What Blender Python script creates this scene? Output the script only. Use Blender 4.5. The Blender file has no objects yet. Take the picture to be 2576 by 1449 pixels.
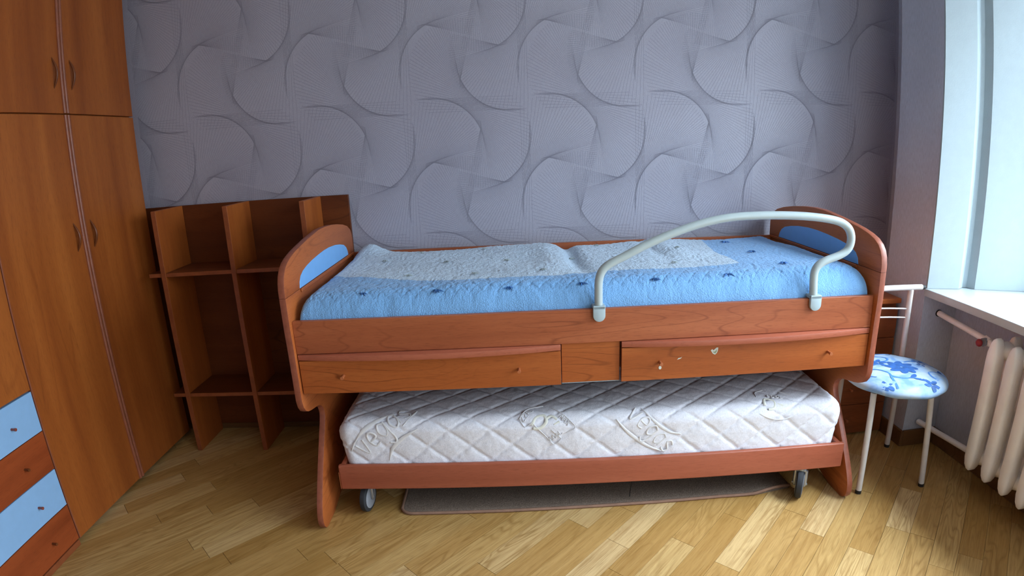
import bpy, bmesh, math, random
import numpy as np
from mathutils import Vector, Matrix
random.seed(7); RNG = np.random.default_rng(7)
S = bpy.context.scene
COL = S.collection
PANO = True

# ---------------------------------------------------------------- camera
cd = bpy.data.cameras.new('camera'); cam = bpy.data.objects.new('camera', cd); COL.objects.link(cam)
R3 = ((0.99887, -0.02239, -0.04181), (0.04603, 0.24513, 0.9684), (0.01143, 0.96923, -0.24588))
r_, u_, f_ = (Vector(v).normalized() for v in R3)
cam.matrix_world = Matrix(((r_.x, u_.x, -f_.x, 0.70418), (r_.y, u_.y, -f_.y, -2.58321), (r_.z, u_.z, -f_.z, 1.34040), (0, 0, 0, 1)))
cd.clip_start = 0.02; cd.clip_end = 60
cd.sensor_fit = 'HORIZONTAL'; cd.sensor_width = 36.0; cd.sensor_height = 36.0 * 1449 / 2576
if PANO:   # the phone's wide lens has barrel distortion
    cd.type = 'PANO'
    tgt = cd if hasattr(cd, 'fisheye_polynomial_k0') else cd.cycles
    tgt.panorama_type = 'FISHEYE_LENS_POLYNOMIAL'
    tgt.fisheye_fov = math.radians(150)
    for i, k in enumerate((0.0003722047, 0.0505654674, 0.00016321039, -4.7272943e-05, 1.2537974e-06)):
        setattr(tgt, 'fisheye_polynomial_k%d' % i, -k)
else:
    cd.type = 'PERSP'; cd.lens = 1290 / 2576 * 36
S.camera = cam

# ---------------------------------------------------------------- view, world, daylight
S.view_settings.view_transform = 'Standard'; S.view_settings.look = 'None'
S.view_settings.gamma = 1.0; S.view_settings.use_curve_mapping = False
S.view_settings.exposure = 0.62
try: S.cycles.use_denoising = True
except Exception: pass
try:
    S.cycles.max_bounces = 10; S.cycles.diffuse_bounces = 6; S.cycles.sample_clamp_indirect = 6.0
    S.cycles.transparent_max_bounces = 12
except Exception: pass
W = bpy.data.worlds.new('overcast_sky'); S.world = W; W.use_nodes = True
bgn = W.node_tree.nodes['Background']; bgn.inputs[1].default_value = 41.0
_t = W.node_tree; _tc = _t.nodes.new('ShaderNodeTexCoord'); _sx = _t.nodes.new('ShaderNodeSeparateXYZ'); _cr = _t.nodes.new('ShaderNodeValToRGB')
_t.links.new(_tc.outputs['Generated'], _sx.inputs[0]); _t.links.new(_sx.outputs['Z'], _cr.inputs[0]); _t.links.new(_cr.outputs[0], bgn.inputs[0])
_cr.color_ramp.elements[0].position = 0.0; _cr.color_ramp.elements[0].color = (0.030, 0.032, 0.032, 1)      # ground and street below the horizon
_cr.color_ramp.elements[1].position = 0.90; _cr.color_ramp.elements[1].color = (0.76, 0.89, 1.0, 1)
for _p, _c in ((0.06, (0.098, 0.114, 0.128, 1)), (0.45, (0.19, 0.223, 0.25, 1)), (0.72, (0.456, 0.534, 0.60, 1))):
    _e = _cr.color_ramp.elements.new(_p); _e.color = _c

def area(name, loc, target, sx, sy, power, color, portal=False):
    ld = bpy.data.lights.new(name, 'AREA'); ld.shape = 'RECTANGLE'; ld.size = sx; ld.size_y = sy
    ld.energy = power; ld.color = color
    o = bpy.data.objects.new(name, ld); COL.objects.link(o); o.location = loc
    d = Vector(target) - Vector(loc)
    o.rotation_euler = d.to_track_quat('-Z', 'Y').to_euler()
    if portal: ld.cycles.is_portal = True
    return o
FILL_COL = (0.74, 0.88, 1.0)
# overcast sky light enters by the window portal; two unseen fill lamps are added
area('right_wall_fill', (2.44, -3.05, 1.15), (0, -3.05, 1.15), 0.85, 2.0, 24, FILL_COL)  # added fill by the right wall, brightens drawer fronts and floor; no opening there
area('window_portal', (3.07, -1.58, 1.60), (0, -1.58, 1.60), 2.08, 1.74, 1, (1, 1, 1), portal=True)
area('rear_fill', (1.7, -3.50, 1.45), (1.7, 0, 1.25), 1.2, 1.8, 3.5, (1.0, 0.95, 0.92))  # added weak fill behind the camera; the front wall has no doorway

# ---------------------------------------------------------------- helpers
def lin(h):
    h = h.lstrip('#'); v = [int(h[i:i + 2], 16) / 255 for i in (0, 2, 4)]
    return tuple((c / 12.92 if c <= .04045 else ((c + .055) / 1.055) ** 2.4) for c in v) + (1.0,)

class NT:
    def __init__(s, name):
        s.m = bpy.data.materials.new(name); s.m.use_nodes = True; s.t = s.m.node_tree
        s.b = s.t.nodes['Principled BSDF']; s.out = s.t.nodes['Material Output']
    def n(s, typ, ins=None, **kw):
        d = s.t.nodes.new(typ)
        for k, v in kw.items(): setattr(d, k, v)
        if ins:
            for k, v in ins.items():
                if hasattr(v, 'is_output') or isinstance(v, bpy.types.NodeSocket): s.t.links.new(v, d.inputs[k])
                else: d.inputs[k].default_value = v
        return d
    def l(s, a, b): s.t.links.new(a, b)
    def math(s, op, a, b=0.0, c=None):
        ins = {0: a, 1: b}
        if c is not None: ins[2] = c
        return s.n('ShaderNodeMath', ins, operation=op).outputs[0]
    def ramp(s, fac, stops, interp='LINEAR'):
        d = s.n('ShaderNodeValToRGB', {0: fac}); cr = d.color_ramp; cr.interpolation = interp
        while len(cr.elements) > 1: cr.elements.remove(cr.elements[-1])
        cr.elements[0].position = stops[0][0]; cr.elements[0].color = stops[0][1]
        for p, c in stops[1:]:
            e = cr.elements.new(p); e.color = c
        return d.outputs[0]
    def mix(s, f, a, b, mode='MIX'):
        d = s.n('ShaderNodeMix', None, data_type='RGBA', blend_type=mode)
        for i, v in ((0, f), (6, a), (7, b)):
            if isinstance(v, bpy.types.NodeSocket): s.l(v, d.inputs[i])
            else: d.inputs[i].default_value = v
        return d.outputs[2]
    def bump(s, h, strength=.3, dist=.01):
        d = s.n('ShaderNodeBump', {'Height': h, 'Strength': strength, 'Distance': dist})
        s.l(d.outputs[0], s.b.inputs['Normal'])
    def base(s, col=None, rough=.5, spec=None, metal=None, coat=None):
        if col is not None:
            if isinstance(col, bpy.types.NodeSocket): s.l(col, s.b.inputs['Base Color'])
            else: s.b.inputs['Base Color'].default_value = col
        if isinstance(rough, bpy.types.NodeSocket): s.l(rough, s.b.inputs['Roughness'])
        else: s.b.inputs['Roughness'].default_value = rough
        if spec is not None: s.b.inputs['Specular IOR Level'].default_value = spec
        if metal is not None: s.b.inputs['Metallic'].default_value = metal
        if coat is not None: s.b.inputs['Coat Weight'].default_value = coat
        return s.m

def tint(h, r=1.0, g=1.0, b=1.0):
    c = lin(h); v = [min(1, c[0] * r), min(1, c[1] * g), min(1, c[2] * b)]
    v = [x * 12.92 if x <= .0031308 else 1.055 * x ** (1 / 2.4) - .055 for x in v]
    return '#%02x%02x%02x' % tuple(int(round(255 * x)) for x in v)

def plain(name, hexc, rough=.5, spec=None, metal=None, noise=0.04, nscale=30, bump=0.0, bscale=200):
    t = NT(name); c = lin(hexc)
    no = t.n('ShaderNodeTexNoise', {'Scale': nscale, 'Detail': 4.0})
    tc = t.n('ShaderNodeTexCoord'); t.l(tc.outputs['Object'], no.inputs['Vector'])
    a = tuple(x * (1 - noise * 2.5) for x in c[:3]) + (1,); b = tuple(min(1, x * (1 + noise * 2.5)) for x in c[:3]) + (1,)
    t.base(t.ramp(no.outputs[0], [(.3, a), (.7, b)]), rough, spec, metal)
    if bump:
        nb = t.n('ShaderNodeTexNoise', {'Scale': bscale, 'Detail': 3.0, 'Vector': tc.outputs['Object']})
        t.bump(nb.outputs[0], bump, .003)
    return t.m

def wood(name, light, mid, dark, axis='x', rough=.38, contour=9.0, fine=1.0, rings=.8, coord='Object'):
    """laminate wood: stretched noise, contour lines of it (cathedral grain), fine pores"""
    t = NT(name)
    if coord == 'Object': v = t.n('ShaderNodeTexCoord').outputs['Object']
    oi = t.n('ShaderNodeObjectInfo')
    off = t.n('ShaderNodeVectorMath', {0: v}, operation='ADD')
    sc = t.n('ShaderNodeVectorMath', {0: (7.3, 3.1, 5.7)}, operation='SCALE'); t.l(oi.outputs['Random'], sc.inputs['Scale'])
    t.l(sc.outputs[0], off.inputs[1])
    s1 = {'x': (1.1, 6.5, 6.5), 'y': (6.5, 1.1, 6.5), 'z': (6.5, 6.5, .8)}[axis]
    s2 = {'x': (26, 420, 420), 'y': (420, 26, 420), 'z': (420, 420, 26)}[axis]
    s3 = {'x': (.6, 9, 9), 'y': (9, .6, 9), 'z': (9, 9, .5)}[axis]
    def noise(sv, detail, rgh=.5, dist=0.0):
        mp = t.n('ShaderNodeMapping', {'Vector': off.outputs[0], 'Scale': sv})
        return t.n('ShaderNodeTexNoise', {'Vector': mp.outputs[0], 'Scale': 1.0, 'Detail': detail, 'Roughness': rgh, 'Distortion': dist}).outputs[0]
    big = noise(s1, 2.0, .4)
    con = t.math('PINGPONG', t.math('MULTIPLY', big, contour), .5)
    line = t.n('ShaderNodeMapRange', {0: con, 1: 0.0, 2: .07, 3: 1.0, 4: 0.0}).outputs[0]
    patch = noise(s1, 3.0, .5)
    mask = t.n('ShaderNodeMapRange', {0: noise((1.3, 1.3, 1.3), 1.0), 1: .45, 2: .62, 3: 0.0, 4: 1.0}).outputs[0]
    line = t.math('MULTIPLY', line, t.math('MULTIPLY', mask, rings))
    band = noise(s3, 3.0, .6)
    pores = noise(s2, 2.0, .7)
    c = t.ramp(band, [(.22, lin(dark)), (.5, lin(mid)), (.78, lin(light))])
    c = t.mix(line, c, tuple(x * .8 for x in lin(dark)[:3]) + (1,), 'MIX')
    pf = t.n('ShaderNodeMapRange', {0: pores, 1: .52, 2: .75, 3: 0.0, 4: .42 * fine}).outputs[0]
    c = t.mix(pf, c, tuple(x * .45 for x in lin(dark)[:3]) + (1,), 'MIX')
    t.base(c, rough, .35)
    t.bump(pores, .04, .002)
    return t.m

M = {}
M['bed_wood'] = wood('cherry_laminate', tint('#a4603f', 1.28, 1.3, 1.3), tint('#8f4d30', 1.28, 1.3, 1.3), tint('#753a22', 1.28, 1.3, 1.3), 'x', contour=13.0)
M['bed_edge'] = wood('cherry_edge_band', tint('#9c5a44', 1.4, 1.4, 1.4), tint('#8c4c38', 1.4, 1.4, 1.4), tint('#7c402d', 1.4, 1.4, 1.4), 'x', rings=.1, rough=.4)
M['panel_wood'] = wood('cherry_panel', tint('#b06c42', 1.18, 1.05, 0.8), tint('#a05c35', 1.18, 1.05, 0.8), tint('#8a4a28', 1.18, 1.05, 0.8), 'y')
M['panel_edge'] = plain('cherry_panel_edge', '#90503c', .38, noise=.06, nscale=60)
M['drawer_wood'] = wood('cherry_drawer', tint('#a86238', 1.15, 1.08, 0.85), tint('#97522c', 1.15, 1.08, 0.85), tint('#7e4020', 1.15, 1.08, 0.85), 'x', contour=13.0)
M['ward_wood'] = wood('wardrobe_cherry', tint('#9a5a2c', 1.35, 1.28, 1.0), tint('#884a22', 1.35, 1.28, 1.0), tint('#70381a', 1.35, 1.28, 1.0), 'z', contour=6, rings=.3, rough=.42)
M['ward_wood_y'] = wood('wardrobe_drawer_cherry', tint('#a25a30', 1.3, 1.1, 1), tint('#8c4824', 1.3, 1.1, 1), tint('#703418', 1.3, 1.1, 1), 'y', contour=14, rings=.9, rough=.42)
M['bead'] = plain('wardrobe_bead', '#8d5038', .33, noise=.05)
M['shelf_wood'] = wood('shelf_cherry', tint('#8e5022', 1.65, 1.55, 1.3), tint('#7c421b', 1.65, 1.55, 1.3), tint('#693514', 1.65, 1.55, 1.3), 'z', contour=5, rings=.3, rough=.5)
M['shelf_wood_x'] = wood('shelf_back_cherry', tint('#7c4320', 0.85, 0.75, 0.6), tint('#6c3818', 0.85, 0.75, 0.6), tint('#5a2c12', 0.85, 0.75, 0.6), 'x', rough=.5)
M['night_wood'] = wood('nightstand_cherry', '#8a4a26', '#79401f', '#683618', 'x', rough=.5)
M['shelf_edge'] = plain('shelf_edge_band', '#8a4a2a', .4, noise=.06)
M['blue_panel'] = plain('blue_laminate', tint('#74a8e2', 1.1, 1.15, 1.1), .4, noise=.01)
M['blue_drawer'] = plain('blue_drawer_laminate', tint('#86b2dc', 1.15, 1.1, 1.1), .42, noise=.01)
M['knob'] = plain('wooden_knob', '#a8613c', .4, noise=.05)
M['knob_red'] = plain('red_wooden_knob', '#8c4436', .4, noise=.05)
M['handle'] = plain('bow_handle_wood', '#6e3a1a', .4, noise=.05)
M['dark_gap'] = plain('dark_interior', '#1c0e08', .9, noise=.02)
M['grey_plastic'] = plain('grey_plastic', '#a7bac2', .5, noise=.01)
M['rail_metal'] = plain('grey_painted_tube', '#b0bfc2', .3, noise=.01)
M['white_metal'] = plain('white_painted_steel', '#cfccca', .32, noise=.02)
M['rubber'] = plain('black_rubber', '#15171b', .6, noise=.03)
M['tyre'] = plain('caster_tyre', '#26292e', .65, noise=.05)
M['hub'] = plain('caster_hub', '#8c9098', .45, noise=.03)
M['steel'] = plain('zinc_steel', '#aab0b8', .3, metal=.8, noise=.02)
M['radiator'] = plain('radiator_paint', '#f6f3f0', .42, noise=.03, nscale=8, bump=.35, bscale=60)
M['valve_red'] = plain('red_valve_lever', '#8e1f26', .3, noise=.03)
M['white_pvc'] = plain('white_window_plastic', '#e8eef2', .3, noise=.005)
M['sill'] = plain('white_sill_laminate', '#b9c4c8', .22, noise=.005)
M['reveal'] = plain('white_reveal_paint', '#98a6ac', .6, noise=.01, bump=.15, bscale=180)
M['ceiling'] = plain('ceiling_paint', '#e6e6e4', .8, noise=.01)
M['baseboard'] = wood('oak_baseboard', '#7a5834', '#69482a', '#563820', 'x', rough=.45)
M['sticker'] = plain('torn_paper', '#c9cfc6', .7, noise=.04)
M['residue'] = plain('green_grey_residue', '#8d9474', .7, noise=.06)
M['strap'] = plain('black_cord', '#0c0a0a', .7)

def wallpaper(name, c1, c2, rough, spec, fab=0.5):
    t = NT(name); v = t.n('ShaderNodeTexCoord').outputs['Object']
    a = t.n('ShaderNodeTexNoise', {'Vector': v, 'Scale': 340.0, 'Detail': 2.0, 'Roughness': .7}).outputs[0]
    mp = t.n('ShaderNodeMapping', {'Vector': v, 'Scale': (420, 420, 40)})
    b = t.n('ShaderNodeTexNoise', {'Vector': mp.outputs[0], 'Scale': 1.0, 'Detail': 2.0}).outputs[0]
    g = t.n('ShaderNodeTexNoise', {'Vector': v, 'Scale': 1.6, 'Detail': 2.0}).outputs[0]
    h = t.math('ADD', t.math('MULTIPLY', a, 1 - fab), t.math('MULTIPLY', b, fab))
    c = t.ramp(h, [(.30, lin(c1)), (.68, lin(c2))])
    c = t.mix(t.n('ShaderNodeMapRange', {0: g, 1: .4, 2: .6, 3: 0.0, 4: .25}).outputs[0], c, lin('#8b8797'), 'MIX')
    t.base(c, rough, spec); t.bump(h, .35, .0012)
    return t.m
M['wall_back'] = wallpaper('silver_wallpaper', tint('#858493', 1.1, 1.12, 1.14), tint('#adacb8', 1.1, 1.12, 1.14), .42, .6, .25)
M['wall_plain'] = wallpaper('plain_mauve_wallpaper', tint('#93848a', 1.4, 1.9, 2.1), tint('#a8999e', 1.4, 1.9, 2.1), .6, .3, .8)
M['line'] = plain('wallpaper_emboss_line', '#7e7e8c', .45, spec=.6, noise=.03)
M['wall_room'] = plain('room_wall', '#a5a09c', .8, noise=.02)

def floor_mat():
    t = NT('oak_parquet')
    pos = t.n('ShaderNodeNewGeometry').outputs['Position']
    oi = t.n('ShaderNodeObjectInfo')
    rot = t.n('ShaderNodeVectorRotate', {'Vector': pos, 'Angle': -math.pi / 4}, rotation_type='Z_AXIS')
    sc = t.n('ShaderNodeVectorMath', {0: (17.3, 13.1, 0)}, operation='SCALE'); t.l(oi.outputs['Random'], sc.inputs['Scale'])
    off = t.n('ShaderNodeVectorMath', {0: rot.outputs[0], 1: sc.outputs[0]}, operation='ADD').outputs[0]
    def noise(sv, det, rg=.5, dist=0.0):
        mp = t.n('ShaderNodeMapping', {'Vector': off, 'Scale': sv})
        return t.n('ShaderNodeTexNoise', {'Vector': mp.outputs[0], 'Scale': 1.0, 'Detail': det, 'Roughness': rg, 'Distortion': dist}).outputs[0]
    big = noise((2.0, 14, 1), 2.0, .45, .4)
    con = t.math('PINGPONG', t.math('MULTIPLY', big, 13.0), .5)
    line = t.n('ShaderNodeMapRange', {0: con, 1: 0.0, 2: .28, 3: 1.0, 4: 0.0}).outputs[0]
    mask = t.n('ShaderNodeMapRange', {0: noise((1.2, 5, 1), 1.0), 1: .42, 2: .60, 3: .15, 4: 1.0}).outputs[0]
    pores = noise((9, 260, 1), 3.0, .75)
    streak = noise((1.6, 60, 1), 3.0, .65)
    c = t.ramp(oi.outputs['Color'], [(0.0, lin('#a9834a')), (.35, lin('#b8935a')), (.7, lin('#c4a36a')), (1.0, lin('#d2b585'))])
    c = t.mix(t.n('ShaderNodeMapRange', {0: streak, 1: .40, 2: .72, 3: 0.0, 4: .55}).outputs[0], c, lin('#93692f'), 'MIX')
    c = t.mix(t.math('MULTIPLY', t.math('MULTIPLY', line, mask), .62), c, lin('#8a6530'), 'MIX')
    c = t.mix(t.n('ShaderNodeMapRange', {0: pores, 1: .50, 2: .75, 3: 0.0, 4: .62}).outputs[0], c, lin('#74501f'), 'MIX')
    rg = t.n('ShaderNodeMapRange', {0: streak, 1: .3, 2: .7, 3: .34, 4: .46}).outputs[0]
    t.base(c, rg, .35); t.bump(pores, .05, .002)
    return t.m
M['floor'] = floor_mat()

def carpet_mat():
    t = NT('taupe_carpet'); v = t.n('ShaderNodeTexCoord').outputs['Object']
    a = t.n('ShaderNodeTexNoise', {'Vector': v, 'Scale': 260.0, 'Detail': 3.0, 'Roughness': .8}).outputs[0]
    t.base(t.ramp(a, [(.3, lin('#5f5148')), (.7, lin('#9a8a7c'))]), .95, .1); t.bump(a, .9, .006)
    return t.m
M['carpet'] = carpet_mat()
M['binding'] = plain('rug_binding', '#8a6a58', .8, noise=.05, bump=.4, bscale=300)

def attr_mat(name, attr, c0, c1, rough, bscale, bstr, c2=None):
    t = NT(name); v = t.n('ShaderNodeTexCoord').outputs['Object']
    at = t.n('ShaderNodeAttribute', attribute_name=attr)
    n1 = t.n('ShaderNodeTexNoise', {'Vector': v, 'Scale': bscale, 'Detail': 3.0, 'Roughness': .6, 'Distortion': .6}).outputs[0]
    n2 = t.n('ShaderNodeTexNoise', {'Vector': v, 'Scale': 14.0, 'Detail': 3.0}).outputs[0]
    c = t.mix(at.outputs['Fac'], c0, c1)
    c = t.mix(t.n('ShaderNodeMapRange', {0: n2, 1: .35, 2: .65, 3: 0.0, 4: .28}).outputs[0], c, c2 or c0, 'MULTIPLY')
    t.base(c, rough, .15)
    t.b.inputs['Sheen Weight'].default_value = .25
    vo = t.n('ShaderNodeTexVoronoi', {'Vector': v, 'Scale': bscale * 1.1}, feature='DISTANCE_TO_EDGE').outputs['Distance']
    h = t.math('ADD', t.math('MULTIPLY', n1, .7), t.math('MULTIPLY', t.math('MINIMUM', vo, .25), .8))
    t.bump(h, bstr, .006)
    return t.m
M['quilt'] = attr_mat('quilted_bedspread', 'pale', lin('#7cafe2'), lin('#bbd2e8'), .8, 120.0, .55, (.80, .86, .90, 1))
M['tuft_blue'] = plain('navy_thread', '#2c5f9c', .7, noise=.15)
M['tuft_grey'] = plain('grey_thread', '#8d999c', .7, noise=.2)

def mattress_mat():
    t = NT('white_knit_ticking'); v = t.n('ShaderNodeTexCoord').outputs['Object']
    a = t.n('ShaderNodeTexNoise', {'Vector': v, 'Scale': 150.0, 'Detail': 3.0, 'Roughness': .6, 'Distortion': 1.0}).outputs[0]
    t.base(t.ramp(a, [(.3, lin('#d8dae4')), (.7, lin('#eceef8'))]), .85, .15); t.bump(a, .35, .004)
    return t.m
M['mattress'] = mattress_mat()
M['emb'] = plain('cream_embroidery', '#dddde0', .7, noise=.04)
M['emb_green'] = plain('pale_green_embroidery', '#dfe0d6', .7, noise=.04)

def seat_mat():
    """white cotton with blue scrolls and flowers"""
    t = NT('blue_flower_print'); v = t.n('ShaderNodeTexCoord').outputs['Object']
    n1 = t.n('ShaderNodeTexNoise', {'Vector': v, 'Scale': 9.0, 'Detail': 1.0, 'Distortion': 1.2}).outputs[0]
    n2 = t.n('ShaderNodeTexNoise', {'Vector': v, 'Scale': 14.0, 'Detail': 3.0, 'Distortion': .4}).outputs[0]
    wash = t.ramp(n2, [(.38, lin('#6d94c4')), (.5, lin('#90adcc')), (.62, lin('#a6b9c6'))])
    con = t.math('PINGPONG', t.math('MULTIPLY', n1, 5.0), .5)
    ln = t.n('ShaderNodeMapRange', {0: con, 1: .0, 2: .035, 3: 1.0, 4: 0.0}).outputs[0]
    t.base(t.mix(t.math('MULTIPLY', ln, .35), wash, lin('#6f9fd6')), .6, .25)
    t.bump(n2, .1, .004)
    return t.m
M['seat'] = seat_mat()
M['print_blue'] = plain('printed_blue', '#3f78bd', .6, noise=.12, nscale=50)
M['print_navy'] = plain('printed_navy', '#275a9e', .6, noise=.12, nscale=50)

def glass_mat():
    t = NT('window_glass'); nt = t.t
    tr = t.n('ShaderNodeBsdfTransparent'); gl = t.n('ShaderNodeBsdfGlossy', {'Roughness': .02})
    fr = t.n('ShaderNodeFresnel', {'IOR': 1.45}); ge = t.n('ShaderNodeNewGeometry'); fac = t.math('MULTIPLY', fr.outputs[0], t.math('SUBTRACT', 1.0, ge.outputs['Backfacing']))
    mx = t.n('ShaderNodeMixShader', {0: fac, 1: tr.outputs[0], 2: gl.outputs[0]})
    t.l(mx.outputs[0], t.out.inputs[0]); return t.m
M['glass'] = glass_mat()

# ---------------------------------------------------------------- object helpers
class Thing:
    def __init__(s, name, label, cat, pivot, ang=0.0, group=None, kind=None, empty=True):
        s.p = Vector(pivot); s.ang = ang; s.name = name
        c, si = math.cos(ang), math.sin(ang)
        x, y = s.p.x - 1, s.p.y
        s.loc = Vector((1 + c * x - si * y, si * x + c * y, s.p.z)) if ang else s.p.copy()
        s.o = None
        if empty:
            s.o = bpy.data.objects.new(name, None); COL.objects.link(s.o); s.o.empty_display_size = .1
            s.o.location = s.loc; s.o.rotation_euler = (0, 0, ang)
            s.tag(s.o, label, cat, group, kind)
    def tag(s, o, label, cat, group, kind):
        if label: o['label'] = label
        if cat: o['category'] = cat
        if group: o['group'] = group
        if kind: o['kind'] = kind
    def part(s, name, mesh, mat, parent=None, label=None, kind=None):
        me = to_mesh(mesh, name, s.p); o = bpy.data.objects.new(name, me); COL.objects.link(o)
        for m in (mat if isinstance(mat, (list, tuple)) else [mat]): me.materials.append(m)
        o.parent = parent or s.o
        if label: o['label'] = label
        if kind: o['kind'] = kind
        return o
def to_mesh(b, name, pivot):
    if isinstance(b, bpy.types.Mesh):
        b.transform(Matrix.Translation(-pivot)); return b
    bmesh.ops.recalc_face_normals(b, faces=b.faces) if getattr(b, '_r', True) else None
    me = bpy.data.meshes.new(name)
    bmesh.ops.translate(b, verts=b.verts, vec=-pivot)
    b.to_mesh(me); b.free(); return me
def single(name, mesh, mat, label, cat, pivot, ang=0.0, group=None, kind=None):
    t = Thing(name, None, None, pivot, ang, empty=False)
    o = t.part(name, mesh, mat); o.location = t.loc; o.rotation_euler = (0, 0, ang)
    t.tag(o, label, cat, group, kind); t.o = o
    return t
def struct(name, mesh, mat, parent=None, pivot=(0, 0, 0)):
    t = Thing(name, None, None, pivot, empty=False); o = t.part(name, mesh, mat)
    o.location = pivot
    if parent: o.parent = parent
    else: o['kind'] = 'structure'
    return o

def smooth(b, ang=35):
    for f in b.faces: f.smooth = True
    for e in b.edges:
        if len(e.link_faces) == 2 and e.calc_face_angle(0) > math.radians(ang): e.smooth = False
    return b
def box(x0, x1, y0, y1, z0, z1, bev=0.0, seg=1, b=None):
    nb = bmesh.new()
    bmesh.ops.create_cube(nb, size=1)
    for v in nb.verts: v.co = Vector(((x0 + x1) / 2 + v.co.x * (x1 - x0), (y0 + y1) / 2 + v.co.y * (y1 - y0), (z0 + z1) / 2 + v.co.z * (z1 - z0)))
    if bev: bmesh.ops.bevel(nb, geom=list(nb.edges), offset=bev, segments=seg, affect='EDGES', profile=.5); smooth(nb, 50) if seg > 1 else None
    if b is None: return nb
    return join(b, nb)
def join(a, *bs):
    for x in bs:
        me = bpy.data.meshes.new('tmp'); x.to_mesh(me); x.free(); a.from_mesh(me); bpy.data.meshes.remove(me)
    return a
def prism(pts, axis, a0, a1, bev=0.0, seg=2):
    """polygon in the plane normal to axis, extruded from a0 to a1"""
    b = bmesh.new()
    def P(p, a): return {'x': (a, p[0], p[1]), 'y': (p[0], a, p[1]), 'z': (p[0], p[1], a)}[axis]
    A = [b.verts.new(P(p, a0)) for p in pts]; B = [b.verts.new(P(p, a1)) for p in pts]
    n = len(pts)
    caps = [b.faces.new(A), b.faces.new(B[::-1])]
    for i in range(n): b.faces.new((A[i], B[i], B[(i + 1) % n], A[(i + 1) % n]))
    bmesh.ops.recalc_face_normals(b, faces=b.faces)
    if bev:
        es = [e for f in caps for e in f.edges]
        bmesh.ops.bevel(b, geom=list(set(es)), offset=bev, segments=seg, affect='EDGES', profile=.5)
    return smooth(b, 30)
def tube(path, r, seg=14, cap=True, b=None, closed=False):
    """tube along points; r number or list"""
    nb = bmesh.new(); P = [Vector(p) for p in path]; n = len(P)
    rs = r if isinstance(r, (list, tuple)) else [r] * n
    rings = []; up = None
    for i in range(n):
        t = (P[min(i + 1, n - 1)] - P[max(i - 1, 0)]).normalized()
        if up is None:
            up = Vector((0, 0, 1)) if abs(t.z) < .9 else Vector((1, 0, 0))
        up = (up - t * up.dot(t)).normalized(); s = t.cross(up)
        rings.append([nb.verts.new(P[i] + rs[i] * (math.cos(a) * up + math.sin(a) * s)) for a in (2 * math.pi * k / seg for k in range(seg))])
    for i in range(n - 1):
        for k in range(seg): nb.faces.new((rings[i][k], rings[i][(k + 1) % seg], rings[i + 1][(k + 1) % seg], rings[i + 1][k]))
    if cap: nb.faces.new(rings[0]); nb.faces.new(rings[-1][::-1])
    bmesh.ops.recalc_face_normals(nb, faces=nb.faces); smooth(nb, 50)
    return join(b, nb) if b is not None else nb
def spline(pts, n=8):
    """Catmull-Rom through points"""
    P = [np.array(p, float) for p in pts]; out = []
    for i in range(len(P) - 1):
        p0, p1, p2, p3 = P[max(i - 1, 0)], P[i], P[i + 1], P[min(i + 2, len(P) - 1)]
        for k in range(n):
            t = k / n
            out.append(tuple(.5 * ((2 * p1) + (-p0 + p2) * t + (2 * p0 - 5 * p1 + 4 * p2 - p3) * t * t + (-p0 + 3 * p1 - 3 * p2 + p3) * t ** 3)))
    out.append(tuple(P[-1])); return out
def cyl(p0, p1, r0, r1=None, seg=20, bev=0.0):
    return tube([p0, p1], [r0, r0 if r1 is None else r1], seg)
def ball(c, r, sx=1, sy=1, sz=1, seg=20, rings=12):
    b = bmesh.new(); bmesh.ops.create_uvsphere(b, u_segments=seg, v_segments=rings, radius=r)
    for v in b.verts: v.co = Vector((c[0] + v.co.x * sx, c[1] + v.co.y * sy, c[2] + v.co.z * sz))
    return smooth(b, 180)
def flat(poly, mapf, subdiv=0):
    b = bmesh.new(); b.faces.new([b.verts.new(mapf(*p)) for p in poly]); return b

def vnoise(x, y, seed=0):
    """smooth value noise on arrays"""
    tab = np.random.default_rng(seed).random((256, 256)).astype(float)
    xi, yi = np.floor(x).astype(int), np.floor(y).astype(int); fx, fy = x - xi, y - yi
    fx = fx * fx * (3 - 2 * fx); fy = fy * fy * (3 - 2 * fy)
    g = lambda a, b: tab[a % 256, b % 256]
    return (g(xi, yi) * (1 - fx) + g(xi + 1, yi) * fx) * (1 - fy) + (g(xi, yi + 1) * (1 - fx) + g(xi + 1, yi + 1) * fx) * fy * 1.0
def grid_mesh(name, P, attr=None):
    """P: (n,m,3) array"""
    n, m = P.shape[:2]; idx = np.arange(n * m).reshape(n, m)
    F = np.stack([idx[:-1, :-1], idx[1:, :-1], idx[1:, 1:], idx[:-1, 1:]], -1).reshape(-1, 4)
    me = bpy.data.meshes.new(name); me.from_pydata(P.reshape(-1, 3).tolist(), [], F.tolist())
    me.polygons.foreach_set('use_smooth', [True] * len(me.polygons))
    if attr is not None:
        a = me.attributes.new(attr[0], 'FLOAT', 'POINT'); a.data.foreach_set('value', attr[1].reshape(-1).astype(np.float32))
    me.update(); return me

# ---------------------------------------------------------------- the room
ZC = 2.62; YF = -3.55; XL = -1.58; XN = 2.642; XC = 2.464     # ceiling, front wall, left wall, niche wall, pier face
slab = struct('floor', box(XL, XN, YF, 0, -.06, -.012), M['dark_gap'])
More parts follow.
